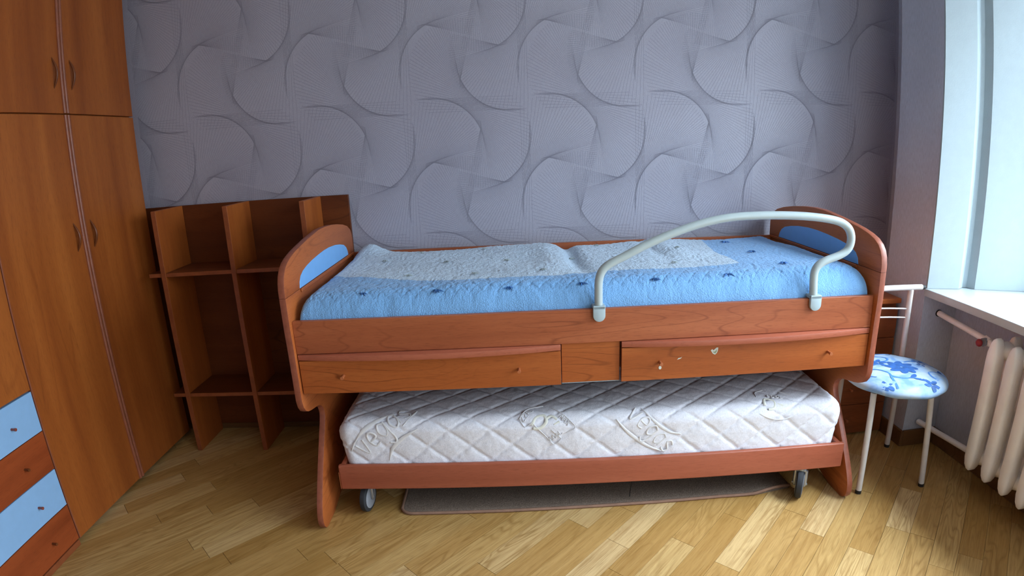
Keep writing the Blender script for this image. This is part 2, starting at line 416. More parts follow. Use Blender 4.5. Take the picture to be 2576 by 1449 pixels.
# parquet strips laid at 45 degrees
PW = .0875; S0 = 1.490
known = {-6: [-.519], -7: [-.182], 5: [.504], 7: [.501], 8: [.996, .695], 9: [.698], -3: [.043], -2: [.228], 1: [.19], 2: [.432], -13: [-1.002],
         -10: [-.742], -14: [-1.033], -17: [-1.083], -16: [-.898], -15: [-.733], 6: [.883]}
tones = {(5, 1): .95, (-3, 1): .85, (1, 0): .75, (7, 0): .8, (-6, 0): .9, (-13, 1): .8, (-1, 0): .95, (-1, 1): .9, (5, 0): .25, (0, 0): .2}
def clip(poly, x0, x1, y0, y1):
    for ax, lim, sg in ((0, x0, 1), (0, x1, -1), (1, y0, 1), (1, y1, -1)):
        out = []
        for i in range(len(poly)):
            a, b_ = poly[i], poly[(i + 1) % len(poly)]
            ia, ib = sg * (a[ax] - lim) >= 0, sg * (b_[ax] - lim) >= 0
            if ia: out.append(a)
            if ia != ib:
                t = (lim - a[ax]) / (b_[ax] - a[ax]); out.append((a[0] + t * (b_[0] - a[0]), a[1] + t * (b_[1] - a[1])))
        poly = out
        if not poly: return []
    return poly
R2 = math.sqrt(2); nplank = 0
rr = random.Random(3)
for k in range(-36, 30):
    s0 = S0 + PW * k; s1 = s0 + PW
    lo, hi = -4.4, 2.4
    kn = sorted(known.get(k, []))
    js = list(kn) if kn else [rr.uniform(-.4, .2)]
    t = js[-1]
    while t < hi: t += rr.uniform(.55, 1.0); js.append(t)
    t = js[0]
    while t > lo: t -= rr.uniform(.55, 1.0) if t > -1.8 else rr.uniform(.9, 1.5); js.insert(0, t)
    for i in range(len(js) - 1):
        g = .0005
        pts = [(s0 + g, js[i] + g), (s1 - g, js[i] + g), (s1 - g, js[i + 1] - g), (s0 + g, js[i + 1] - g)]
        xy = clip([((s + t) / R2, (t - s) / R2) for s, t in pts], XL, XN, YF, 0)
        if len(xy) < 3: continue
        area_ = abs(sum(xy[q][0] * xy[(q + 1) % len(xy)][1] - xy[(q + 1) % len(xy)][0] * xy[q][1] for q in range(len(xy)))) / 2
        if area_ < .0008: continue
        b = bmesh.new(); cx = sum(p[0] for p in xy) / len(xy); cy = sum(p[1] for p in xy) / len(xy)
        dz = rr.uniform(-.0004, 0)
        A = [b.verts.new((cx + (x - cx) * .9995, cy + (y - cy) * .9995, dz)) for x, y in xy]; B = [b.verts.new((x, y, -.012)) for x, y in xy]
        b.faces.new(A)
        for q in range(len(xy)): b.faces.new((A[q], B[q], B[(q + 1) % len(xy)], A[(q + 1) % len(xy)]))
        o = struct('plank', b, M['floor'], parent=slab, pivot=(0, 0, 0)); nplank += 1
        rel = sum(1 for q in kn if js[i] >= q - 1e-6)
        tone = tones.get((k, rel)) if (kn or k in (-1, 0)) and (not kn or abs(js[i] - kn[-1]) < 1e-6 or abs(js[i + 1] - kn[0]) < 1e-6) else None
        if tone is None: tone = min(1, max(0, rr.gauss(.42, .24)))
        o.color = (tone, tone, tone, 1)
print('planks', nplank)

wb = struct('wall_back', box(XL - .1, XN + .2, 0, .12, -.08, ZC), M['wall_back'])
struct('wall_left', box(XL - .12, XL, YF, 0, -.08, ZC), M['wall_room'])
struct('wall_front', box(XL, XN + .4, YF - .12, YF, -.08, ZC), M['wall_room'])
struct('ceiling', box(XL - .12, XN + .5, YF - .12, .12, ZC, ZC + .1), M['ceiling'])
# right side: a pier, the radiator niche under the window, the wall beyond the window
wr = struct('wall_right', box(XC, 2.72, -.545, -.276, -.011, ZC), M['wall_plain'])
struct('wall_section', box(2.655, 2.75, -.276, 0, -.08, ZC), M['wall_plain'], parent=wr)
struct('wall_window_niche', box(XN, 2.96, -2.62, -.546, -.08, .706), M['wall_plain'])
struct('wall_right_front', box(XC, 3.05, YF, -2.62, -.011, ZC), M['wall_plain'])
struct('wall_window_head', box(XC, 3.05, -2.62, -.546, 2.46, ZC), M['wall_plain'])
# wallpaper relief: string-art fans, each a fine raised thread
def fans():
    V = []; Fc = []
    X0, X1, Z0, Z1 = -1.0, 2.64, .84, ZC - .01
    R = .224
    def hit(p, d, c, r):
        ox, oz = p[0] - c[0], p[1] - c[1]; bq = ox * d[0] + oz * d[1]; cq = ox * ox + oz * oz - r * r
        D = bq * bq - cq
        return None if D < 0 else -bq + math.sqrt(D)
    def seg(p, q):
        # clip to the wall area
        for ax, lim, sg in ((0, X0, 1), (0, X1, -1), (1, Z0, 1), (1, Z1, -1)):
            a, c = sg * (p[ax] - lim), sg * (q[ax] - lim)
            if a < 0 and c < 0: return
            if a < 0 or c < 0:
                t = a / (a - c); m_ = (p[0] + (q[0] - p[0]) * t, p[1] + (q[1] - p[1]) * t)
                if a < 0: p = m_
                else: q = m_
        dx, dz = q[0] - p[0], q[1] - p[1]; L = math.hypot(dx, dz)
        if L < .01: return
        w = .00050; nx, nz = -dz / L * w, dx / L * w; i = len(V)
        for (x, z) in (p, q):
            V.extend([(x + nx, -.00015, z + nz), (x, -.00035, z), (x - nx, -.00015, z - nz)])
        Fc.extend([(i, i + 1, i + 4, i + 3), (i + 1, i + 2, i + 5, i + 4)])
    def bundle(cx, cz, fam):
        for sgn in (1, -1):
            for k in range(45):
                u = k / 44.0
                if fam == 'V':
                    th = math.radians(105 * u); c = (-.205, .15)
                    nn = (math.cos(th), -math.sin(th)); d = (-math.sin(th), -math.cos(th)); E = (-.09, -.095)
                else:
                    al = math.radians(90 - 105 * u); c = (-.17, -.195)
                    nn = (math.cos(al), math.sin(al)); d = (math.sin(al), -math.cos(al)); E = (.035, -.14)
                p0 = R + c[0] * nn[0] + c[1] * nn[1]; tp = c[0] * d[0] + c[1] * d[1]      # offset of the tangent line, place of its tangent point
                p = p0 if (p0 < .03 or u < .3) else .03 + (p0 - .03) * .45
                foot = (nn[0] * p, nn[1] * p)
                st = min(tp, .11) - .03 - .05 * (1 - u) ** 2
                t = hit(foot, d, E, .236)
                if t is None or t < st + .03: continue
                t *= .96 + .04 * min(1, u / .2)
                a = (foot[0] + d[0] * st, foot[1] + d[1] * st); e = (foot[0] + d[0] * t, foot[1] + d[1] * t)
                seg((cx + sgn * a[0], cz + sgn * a[1]), (cx + sgn * e[0], cz + sgn * e[1]))
    for i in range(-4, 7):
        for j in range(-2, 4):
            bundle(.300 + .525 * i, 1.240 + .605 * j, 'V'); bundle(.060 + .525 * i, 1.542 + .605 * j, 'D')
    me = bpy.data.meshes.new('wallpaper_relief'); me.from_pydata(V, [], Fc); me.update(); return me
o = struct('wallpaper_relief', fans(), M['line'], parent=wb); o['kind'] = 'stuff'

# baseboards
struct('baseboard_back', box(-1.03, XN, -.016, 0, 0, .028, .002), M['baseboard'])
bb = struct('baseboard_right', box(XC - .012, XC, -.557, -.276, 0, .078, .003), M['baseboard'])
struct('baseboard_segment', box(XC + .0005, XN, -.557, -.545, 0, .078, .003), M['baseboard'], parent=bb)
struct('baseboard_segment', box(XN - .012, XN, -2.62, -.558, 0, .078, .003), M['baseboard'], parent=bb)

# window: sill, splayed white reveal with a groove, frame, panes
win = struct('window_1', box(2.96, 3.03, -.80, -.70, .76, 2.46, .004), M['white_pvc'])
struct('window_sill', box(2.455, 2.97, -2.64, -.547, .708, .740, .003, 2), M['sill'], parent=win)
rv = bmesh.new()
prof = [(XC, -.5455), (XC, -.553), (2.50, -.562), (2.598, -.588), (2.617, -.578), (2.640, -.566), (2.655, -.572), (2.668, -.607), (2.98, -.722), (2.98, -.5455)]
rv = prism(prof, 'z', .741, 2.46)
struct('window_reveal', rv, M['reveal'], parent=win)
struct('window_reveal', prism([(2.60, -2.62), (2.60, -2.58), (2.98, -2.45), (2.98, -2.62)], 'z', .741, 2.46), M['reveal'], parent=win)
for y0, y1 in ((-1.64, -1.54), (-2.50, -2.40)): struct('window_frame', box(2.96, 3.03, y0, y1, .76, 2.46, .004), M['white_pvc'], parent=win)
for z0, z1 in ((.742, .83), (2.37, 2.46)): struct('window_frame', box(2.965, 3.025, -2.40, -.80, z0, z1, .004), M['white_pvc'], parent=win)
for y0, y1 in ((-1.54, -.80), (-2.40, -1.64)): struct('pane', box(2.99, 2.996, y0, y1, .83, 2.37), M['glass'], parent=win)

# ---------------------------------------------------------------- wardrobe
XW = -.977
def xzbox(t, name, y0, y1, z0, z1, mat, x=XW, th=.018, bev=.0012, parent=None, label=None):
    return t.part(name, box(x - th, x, y0, y1, z0, z1, bev), mat, parent, label)
def bow(y, z0, z1):
    n = 15; pts = []; rs = []
    for i in range(n):
        u = i / (n - 1); h = math.sin(math.pi * u)
        pts.append((XW - .002 + .022 * h, y, z0 + (z1 - z0) * u)); rs.append(.0022 + .0035 * h)
    return tube(pts, rs, 8)
W1 = Thing('wardrobe', 'tall cherry wardrobe with two full-height doors and bow handles beside the back wall', 'wardrobe', (XW - .28, -.53, 0))
ya, ym, yb = -.075, -.5252, -.9805
W1.part('filler_strip', box(XL + .005, -1.045, ya + .001, -.004, 0, 2.55, .001), M['ward_wood'])
W1.part('body', join(box(XL + .005, XW - .0195, yb, ya, .03, 2.55, .001), box(XL + .02, XW - .05, yb + .01, ya - .01, 0, .03)), M['ward_wood'])
for nm, z0, z1, hz in (('door', .021, 1.5955, (1.06, 1.175)), ('door', 1.6005, 2.55, (1.695, 1.816))):
    for y0, y1, hy in ((ym - .0005, ya, -.475), (yb + .002, ym + .0005, -.578)):
        yy0, yy1 = (y0 + .001, y1) if y1 == ya else (y0, y1 - .001)
        d = xzbox(W1, nm, yy0, yy1, z0, z1, M['ward_wood'])
        W1.part('handle', bow(hy, *hz), M['handle'], d)
        by = ym + .009 if y1 == ya else ym - .009
        W1.part('bead', tube([(XW + .001, by, z0 + .001), (XW + .001, by, z1 - .001)], .0078, 10), M['bead'], d)
W1.part('edge_band', box(XW - .018, XW + .0012, yb, yb + .006, .021, 1.5955, .001), M['bead'])

W2 = Thing('wardrobe', 'cherry wardrobe unit with alternating blue and wood drawers under an upper door', 'wardrobe', (XW - .28, -1.43, 0))
y0b, y1b = -1.885, -.984
W2.part('body', box(XL + .005, XW - .0195, y0b, y1b, .03, 2.55, .001), M['ward_wood'])
for z0, z1, mt, lb in ((.4895, .6405, 'blue_drawer', 'pale blue drawer front'), (.335, .4865, 'ward_wood_y', None), (.180, .332, 'blue_drawer', 'pale blue drawer front'), (.026, .1765, 'ward_wood_y', None)):
    d = xzbox(W2, 'drawer', y0b, y1b, z0, z1, M[mt], label=lb)
    for ky in (-1.118, -1.751):
        zc = (z0 + z1) / 2 - .006
        k = tube([(XW, ky, zc), (XW + .014, ky, zc), (XW + .016, ky, zc), (XW + .022, ky, zc)], [.0045, .0045, .0056, .0056], 14)
        W2.part('knob', k, M['knob_red'] if 'blue' in mt else M['handle'], d)
for y0, y1 in ((y0b, -1.4355), (-1.4335, y1b)):
    for z0, z1 in ((.6465, 1.5955), (1.6005, 2.55)):
        d = xzbox(W2, 'door', y0, y1, z0, z1, M['ward_wood'])
        W2.part('handle', bow(-1.38 if y1 == y1b else -1.49, (z0 + .1) if z0 > 1 else 1.06, (z0 + .22) if z0 > 1 else 1.175), M['handle'], d)
W2.part('plinth', box(XW - .05, XW + .004, y0b, y1b - .006, 0, .0235, .001), M['shelf_edge'])

# ---------------------------------------------------------------- bookshelf
BS = Thing('bookshelf', 'open cherry shelf unit with three uprights against the back wall beside the wardrobe', 'shelf', (-.49, -.13, 0))
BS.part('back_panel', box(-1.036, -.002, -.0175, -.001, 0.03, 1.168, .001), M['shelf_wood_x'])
for x0 in (-.840, -.4985, -.1525):
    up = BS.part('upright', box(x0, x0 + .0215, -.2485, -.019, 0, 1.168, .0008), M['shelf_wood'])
    BS.part('edge_band', box(x0 + .0006, x0 + .0209, -.2502, -.2486, .001, 1.167), M['shelf_edge'], up)
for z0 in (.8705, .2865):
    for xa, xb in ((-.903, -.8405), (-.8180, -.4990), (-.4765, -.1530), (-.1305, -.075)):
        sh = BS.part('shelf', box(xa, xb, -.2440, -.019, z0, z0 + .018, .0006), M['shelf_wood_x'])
        BS.part('edge_band', box(xa, xb, -.2456, -.2441, z0 + .0006, z0 + .0174), M['shelf_edge'], sh)

# ---------------------------------------------------------------- raised bed
BA = -.0087
BED = Thing('bed', 'raised cherry single bed with curved blue-inset ends and two drawers', 'bed', (1, -.45, 0), BA)
low = [(-.030, .904), (-.030, .0), (-.12, 0.0), (-.15, .012), (-.22, .028), (-.62, .028), (-.70, .012), (-.745, 0.0), (-.838, .0), (-.858, .008), (-.871, .024), (-.877, .046),
       (-.873, .075), (-.858, .11), (-.827, .165), (-.788, .228), (-.753, .280), (-.720, .330), (-.700, .360), (-.686, .386), (-.6825, .405), (-.689, .426),
       (-.708, .444), (-.735, .456), (-.765, .4635), (-.808, .473), (-.833, .481), (-.855, .494), (-.870, .514), (-.8775, .540), (-.8765, .62), (-.8775, .72), (-.8815, .80), (-.8825, .904)]
upp = [(-.030, .9048), (-.030, .965), (-.036, .990), (-.050, 1.010), (-.092, 1.0315), (-.155, 1.047), (-.240, 1.0600), (-.325, 1.0685), (-.41, 1.0725), (-.485, 1.0712), (-.55, 1.064),
       (-.61, 1.0572), (-.69, 1.0455), (-.745, 1.0365), (-.792, 1.0255), (-.828, 1.0125), (-.852, .997), (-.868, .978), (-.878, .955), (-.8825, .930), (-.8825, .9048)]
blu = [(-.750, .9062), (-.744, .928), (-.728, .946), (-.700, .9585), (-.655, .9680), (-.60, .9752), (-.53, .9812), (-.455, .9855), (-.385, .9858), (-.30, .9805), (-.235, .9715), (-.180, .9600), (-.148, .944), (-.132, .925), (-.1255, .9062)]
def endpanel(x0, x1, xin, s):
    """s = +1 if the inner face looks towards +x"""
    p = BED.part('end_panel', prism(low, 'x', x0, x1, .0018, 2), M['panel_wood'])
    u = BED.part('headboard', prism(upp, 'x', x0, x1, .0018, 2), M['panel_wood'])
    for q, src in ((p, low), (u, upp)):
        me = q.data; me.materials.append(M['panel_edge'])
        for f in me.polygons:
            if abs(f.normal.x) < .5: f.material_index = 1
    BED.part('inset', prism(blu, 'x', xin - .004 * s, xin + .0012 * s, .0005, 1), M['blue_panel'], u, label='blue inset panel')
    BED.part('ledge', box(min(xin, xin + .006 * s), max(xin, xin + .006 * s), -.745, -.045, .892, .9045, .002), M['panel_wood'], u)
    # felt floor pad
    BED.part('floor_pad', box(x0 + .004, x1 - .004, -.83, -.755, -.0002, .003), M['grey_plastic'], p)
endpanel(-.0224, 0.0, 0.0, 1)
endpanel(1.98, 2.0024, 1.98, -1)
BED.part('side_rail', box(.0004, 1.9796, -.861, -.843, .7048, .820, .0015), M['bed_wood'])
BED.part('back_rail', box(.0004, 1.9796, -.050, -.032, .70, .901, .0015), M['bed_wood'])
BED.part('bed_base', box(.0006, 1.9794, -.8425, -.0505, .700, .716), M['shelf_wood_x'])
BED.part('center_panel', box(.8872, 1.0826, -.850, -.834, .562, .7042, .0008), M['drawer_wood'])
BED.part('center_panel_edge', box(.8872, 1.0826, -.850, -.834, .5602, .5618), M['grey_plastic'], label='pale raw lower edge')
def drawer(x0, x1, kn):
    d = BED.part('drawer', box(x0, x1, -.8615, -.8440, .5605, .6800, .001), M['drawer_wood'])
    BED.part('drawer_box', join(box(x0 + .02, x1 - .02, -.8435, -.40, .563, .570), box(x0 + .02, x0 + .032, -.8435, -.40, .570, .67), box(x1 - .032, x1 - .02, -.8435, -.40, .570, .67), box(x0 + .032, x1 - .032, -.412, -.40, .570, .67)), M['shelf_wood_x'], d)
    # bowed pull ledge above the drawer front
    n = 24; b = bmesh.new(); pts = []
    for i in range(n + 1):
        u = i / n; x = x0 + (x1 - x0) * u; pts.append((x, -.8625 - .032 * (1 - (2 * u - 1) ** 2)))
    pts += [(x1, -.8440), (x0, -.8440)]
    BED.part('pull_ledge', prism(pts, 'z', .6835, .7035, .002, 2), M['bed_edge'], d)
    for kx in kn:
        BED.part('knob', tube([(kx, -.8617, .6245), (kx, -.880, .6245), (kx, -.881, .6245), (kx, -.887, .6245)], [.0048, .0048, .0062, .0058], 16), M['knob'], d)
    return d
drawer(.0040, .8835, (.1534, .7436))
dr = drawer(1.0870, 1.9765, (1.2167, 1.8227))
# torn sticker remains on the right drawer
def blob(cx, cz, pts, name, mat, y=-.8619, th=.0005):
    return BED.part(name, prism([(cx + a, cz + c) for a, c in pts], 'y', y - th, y), mat, dr)
blob(1.4064, .6520, [(-.014, .004), (-.009, .008), (-.004, .004), (.006, .013), (.012, .013), (.011, .002), (.008, -.006), (.002, -.012), (-.006, -.008)], 'sticker', M['sticker'])
blob(1.4070, .6510, [(-.008, .002), (-.003, -.001), (.004, .004), (.007, .008), (.007, .000), (.002, -.007), (-.004, -.004)], 'sticker_residue', M['residue'], -.8624)
blob(1.2855, .6340, [(-.009, -.005), (-.004, .001), (.004, .002), (.008, .005), (.004, -.001), (-.003, -.003)], 'sticker_scrap', M['sticker'])
blob(1.2190, .6040, [(.005 * math.cos(a), .0065 * math.sin(a)) for a in [i * math.pi / 6 for i in range(12)]], 'sticker_scrap', M['sticker'])
blob(1.9690, .7095, [(-.022, -.002), (-.012, .002), (.004, .004), (.006, .001), (-.010, -.003)], 'chip', M['knob'])

# ---------------------------------------------------------------- upper mattress and bedspread
def rounded_mat(x0, x1, y0, y1, z0, z1, r, step, disp=None):
    """rounded box shell made of dense grids; disp(P, N) -> offset along N"""
    c = np.array([(x0 + x1) / 2, (y0 + y1) / 2, (z0 + z1) / 2]); h = np.array([(x1 - x0) / 2, (y1 - y0) / 2, (z1 - z0) / 2])
    V = []; F = []; base = 0
    for ax in range(3):
        for sg in (1, -1):
            a, b_ = [(1, 2), (0, 2), (0, 1)][ax]
            na, nb = max(2, int(2 * h[a] / step)), max(2, int(2 * h[b_] / step))
            ua = np.linspace(-h[a], h[a], na + 1); ub = np.linspace(-h[b_], h[b_], nb + 1)
            A, B = np.meshgrid(ua, ub, indexing='ij'); P = np.zeros(A.shape + (3,)); P[..., a] = A; P[..., b_] = B; P[..., ax] = sg * h[ax]
            inner = np.clip(P, -(h - r), h - r); d = P - inner; L = np.linalg.norm(d, axis=-1, keepdims=True); N = d / np.maximum(L, 1e-9)
            Q = inner + N * r + c
            if disp is not None and not (ax == 2 and sg == -1) and not (ax == 1 and sg == 1): Q = Q + N * disp(Q, N)[..., None]
            n_, m_ = A.shape; idx = np.arange(n_ * m_).reshape(n_, m_) + base
            f = np.stack([idx[:-1, :-1], idx[1:, :-1], idx[1:, 1:], idx[:-1, 1:]], -1).reshape(-1, 4)
            flip = (ax != 1) == (sg < 0)
            F.append(f[:, ::-1] if flip else f); V.append(Q.reshape(-1, 3)); base += n_ * m_
    me = bpy.data.meshes.new('mattress'); me.from_pydata(np.concatenate(V).tolist(), [], np.concatenate(F).tolist())
    b = bmesh.new(); b.from_mesh(me); bpy.data.meshes.remove(me)
    bmesh.ops.remove_doubles(b, verts=b.verts, dist=step * .05); bmesh.ops.recalc_face_normals(b, faces=b.faces)
    for f in b.faces: f.smooth = True
    return b
single('mattress', rounded_mat(.004, 1.974, -.832, -.056, .717, .860, .06, .03), M['mattress'],
       'upper mattress hidden under the blue bedspread, pale edge showing at the left end', 'mattress', (1, -.45, .717), BA)

x_b = np.array([-.1, .037, .114, .32, .565, .88, .994, 1.294, 1.60]); y_b = np.array([-.42, -.50, -.5855, -.665, -.708, -.723, -.703, -.693, -.671])
def spread_z(x, y):
    z = np.full_like(x, .899)
    z += .016 * (x / 2.0) * np.clip(-y * 1.6, 0, 1)
    z += .034 * np.exp(-((x - .10) / .06) ** 2 - ((y + .08) / .07) ** 2)          # corner hump
    z += .010 * np.exp(-((x - .885) / .055) ** 2) * np.clip((y + .72) * 4, 0, 1) - .020 * np.exp(-((x - .985) / .030) ** 2) * np.clip((y + .74) * 4, 0, 1)
    z += .006 * np.exp(-((x - 1.40) / .05) ** 2) * np.clip((y + .62) * 5, 0, 1) - .007 * np.exp(-((x - 1.33) / .03) ** 2) * np.clip((y + .62) * 5, 0, 1)
    z += .007 * np.sin(x * 9.5 + 1.0) * np.exp(-((y + .06) / .10) ** 2)
    z += (vnoise(x * 5 + 3, y * 5 + 9, 1) - .5) * .012
    w = 1 - np.abs(2 * vnoise(x * 52 + 3 * vnoise(x * 14, y * 14, 5), y * 34 + 40 + 2 * vnoise(x * 18, y * 18, 6), 2) - 1)
    w2 = 1 - np.abs(2 * vnoise(x * 120, y * 62 + 10, 3) - 1)
    z += (w - .5) * .0024 + (w2 - .5) * .0021
    # seams round the border: zigzag triangles and two straight stitch lines
    yy = -.775 + 0 * x
    tri = np.abs(((x * 11.0) % 1.0) - .5) * 2
    for off in (0.0,):
        d = np.abs(y - (-.815 + .055 * tri + off)); z -= .0020 * np.exp(-(d / .003) ** 2)
    d = np.abs(y - (-.815 + .055 * (1 - tri))); z -= .0020 * np.exp(-(d / .003) ** 2)
    return z
def bedspread():
    x0, x1, y0, y1 = .018, 1.968, -.8415, -.054
    nx, ny = 680, 290
    # arclength-like parameters so the rolled-down hem is well covered
    def prof(n, a, b_, Ra, Rb, dropa, dropb):
        t = np.linspace(0, 1, n); la, lb = Ra * 1.5 + dropa, Rb * 1.5 + dropb; Lt = la + (b_ - a - Ra - Rb) + lb; s = t * Lt
        pos = np.empty(n); drop = np.zeros(n)
        for i, q in enumerate(s):
            if q < dropa: pos[i] = a; drop[i] = Ra + dropa - q
            elif q < la: th = (q - dropa) / (la - dropa) * math.pi / 2; pos[i] = a + Ra * (1 - math.cos(th)); drop[i] = Ra * (1 - math.sin(th))
            elif q > Lt - dropb: pos[i] = b_; drop[i] = Rb + dropb - (Lt - q)
            elif q > Lt - lb: th = (Lt - dropb - q) / (lb - dropb) * math.pi / 2; pos[i] = b_ - Rb * (1 - math.cos(th)); drop[i] = Rb * (1 - math.sin(th))
            else: pos[i] = a + Ra + (q - la)
        return pos, drop
    px, dx = prof(nx, x0, x1, .060, .075, .03, .03); py, dy = prof(ny, y0, y1, .085, .035, .03, .012)
    X, Y = np.meshgrid(px, py, indexing='ij'); DX, DY = np.meshgrid(dx, dy, indexing='ij')
    # front edge follows a slightly irregular line and the right end bulges forward corner
    Z = spread_z(X, Y) - np.minimum(np.sqrt(DX ** 2 + DY ** 2), .115)
    Z = np.maximum(Z, .800)
    wob = (vnoise(X * 22, Y * 22 + 5, 8) - .5) * .006 * np.clip((DX + DY) / .05, 0, 1)
    Y2 = Y + wob * (DY > .01); X2 = X + wob * (DX > .01)
    Y2 = np.clip(Y2, -.8422, -.0512); X2 = np.clip(X2, .0135, 1.966)
    yb_ = np.interp(X, x_b, y_b) + (vnoise(X * 9, X * 0 + 3, 11) - .5) * .02
    xr_ = 1.562 + np.interp(Y, [-.7, -.4, -.13, 0], [-.004, .0, .05, .07])
    pale = ((Y > yb_) & (X < xr_)).astype(float)
    return grid_mesh('bedspread', np.stack([X2, Y2, Z], -1), ('pale', pale))
SP = single('bedspread', bedspread(), M['quilt'], 'quilted blue bedspread with a pale centre, tucked into the raised bed', 'bedspread', (1, -.45, .80), BA)
def tuft(x, y, big):
    z = float(spread_z(np.array([x]), np.array([y]))[0]) - (.006 if y < -.77 else .0) - max(0, (-.765 - y)) * .25
    b = bmesh.new(); rt = random.Random(int(x * 1000))
    for k in range(8):
        a = k * math.pi / 4 + rt.uniform(-.25, .25); L = (.026 if big else .018) * rt.uniform(.7, 1.1)
        if abs(math.sin(a)) > .6: L *= .6
        w = .0035; c, s_ = math.cos(a), math.sin(a); h = .0062
        pts = [(x - s_ * w, y + c * w, z + h * .8), (x + s_ * w, y - c * w, z + h * .8), (x + c * L, y + s_ * L, z + .001 - (.25 * (s_ * L < 0) * -s_ * L if y < -.77 else 0))]
        top = (x + c * L * .45, y + s_ * L * .45, z + h + .002)
        v = [b.verts.new(p) for p in pts + [top]]
        b.faces.new((v[0], v[1], v[3])); b.faces.new((v[1], v[2], v[3])); b.faces.new((v[2], v[0], v[3]))
    return b
for x, y in [(.232, -.795), (.485, -.805), (.722, -.806), (.962, -.804), (1.210, -.80), (1.466, -.79), (1.70, -.72), (1.688, -.483), (1.69, -.20)]:
    SP.part('tuft', tuft(x, y, True), M['tuft_blue'], label='dark blue tied tuft')
for x, y in [(.357, -.6165), (.601, -.635), (.845, -.66), (1.090, -.64), (1.331, -.619), (.21, -.315), (.475, -.394), (.719, -.395), (.98, -.36), (1.24, -.35), (.34, -.15), (.62, -.14), (1.12, -.14), (1.42, -.36), (1.41, -.15)]:
    SP.part('tuft', tuft(x, y, False), M['tuft_grey'], label='pale grey tied tuft')

# ---------------------------------------------------------------- guard rail clamped on the bed
GR = Thing('bed_guard_rail', 'grey tubular guard rail clamped on the front side rail of the raised bed', 'guard rail', (1.38, -.852, .78), BA)
gp = [(1.0100, .8340), (1.0098, .8756), (1.0108, .9120), (1.0185, .9400), (1.0340, .9590), (1.0601, .9745), (1.0943, .9905), (1.1468, 1.0165), (1.1994, 1.0395), (1.2522, 1.0590), (1.3184, 1.0800),
      (1.3853, 1.0955), (1.4531, 1.1040), (1.5250, 1.1062), (1.6013, 1.1052), (1.6818, 1.1010), (1.7500, 1.0935), (1.8000, 1.0845), (1.8330, 1.0730), (1.8560, 1.0550), (1.8675, 1.0300), (1.8675, 1.0030),
      (1.8560, .9810), (1.8320, .9665), (1.8010, .9560), (1.7750, .9465), (1.7540, .9320), (1.7440, .9120), (1.7430, .8833), (1.7462, .8340)]
GR.part('tube', tube([(x, -.8595, z) for x, z in spline(gp, 4)], .0135, 16), M['rail_metal'])
for cx in (1.0098, 1.7510):
    pts = [(cx - .0200, .8325), (cx - .0200, .800)] + [(cx + .0200 * math.cos(a), .800 + .0200 * math.sin(a)) for a in [math.pi + i * math.pi / 12 for i in range(1, 12)]] + [(cx + .0200, .800), (cx + .0200, .8325)]
    cl = GR.part('clamp', prism(pts, 'y', -.8750, -.8622, .0022, 2), M['grey_plastic'])
    GR.part('clamp_cap', box(cx - .0200, cx + .0200, -.8750, -.838, .8212, .8335, .002), M['grey_plastic'], cl)

# ---------------------------------------------------------------- trundle bed on casters
TA = -.0312
TR = Thing('trundle_bed', 'low cherry trundle frame on grey casters rolled out under the raised bed', 'bed', (1, -.45, 0), TA)
x0, x1 = .0717, 1.9898
b = box(x0, x1, -.8048, -.7868, .1254, .2293, .006, 3)
TR.part('front_board', b, M['bed_edge'])
TR.part('rear_board', box(x0, x1, -.078, -.060, .1254, .2293, .004, 2), M['bed_edge'])
for xa, xb in ((x0 + .004, x0 + .022), (x1 - .022, x1 - .004)): TR.part('end_board', box(xa, xb, -.7860, -.079, .1254, .222, .003, 2), M['bed_edge'])
for i in range(12):
    xs = x0 + .06 + i * .155; TR.part('slat', box(xs, xs + .07, -.785, -.080, .135, .146), M['shelf_wood_x'])
TR.part('chip', box(x0 - .0006, x0 + .0006, -.8052, -.800, .128, .20), M['knob'], label='worn pale veneer edge')
def caster(cx, cy, yaw, hx):
    R = .059; z = R; c, s_ = math.cos(yaw), math.sin(yaw)
    ax = Vector((c, s_, 0))                       # axle direction
    def P(a, up=0, fw=0): return Vector((cx, cy, z)) + ax * a + Vector((0, 0, up)) + Vector((-s_, c, 0)) * fw
    k = TR.part('caster', join(tube([P(.0185, .060), P(.0185, .03), P(.0185, 0), P(.0185, -.010)], [.0075, .0085, .008, .005], 10), tube([P(-.0185, .060), P(-.0185, .03), P(-.0185, 0), P(-.0185, -.010)], [.0075, .0085, .008, .005], 10),
                               tube([P(-.0185, .060), P(.0185, .060)], .009, 10), tube([P(0, .060), P(0, .0690)], .012, 12)), M['steel'])
    prof = [(-.0125, .036), (-.0125, R - .007), (-.009, R - .001), (0, R), (.009, R - .001), (.0125, R - .007), (.0125, .036)]
    TR.part('wheel', tube([P(a) for a, _ in prof], [r for _, r in prof], 28), M['tyre'], k)
    for sd in (1, -1): TR.part('wheel_disc', tube([P(.0126 * sd), P(.0140 * sd)], [.0445, .042], 24), M['hub'], k)
    for sd in (1, -1): TR.part('axle_bolt', tube([P(.024 * sd), P(.029 * sd)], .005, 8), M['steel'], k)
caster(.153, -.752, -.16, 1); caster(1.832, -.790, -.50, 0); caster(.16, -.16, -.3, 1); caster(1.85, -.18, .2, 1)
TR.part('strap', tube(spline([(1.178, -.740, .134), (1.180, -.742, .10), (1.176, -.741, .07), (1.172, -.742, .032), (1.171, -.744, .018)], 4), .0018, 6), M['strap'])

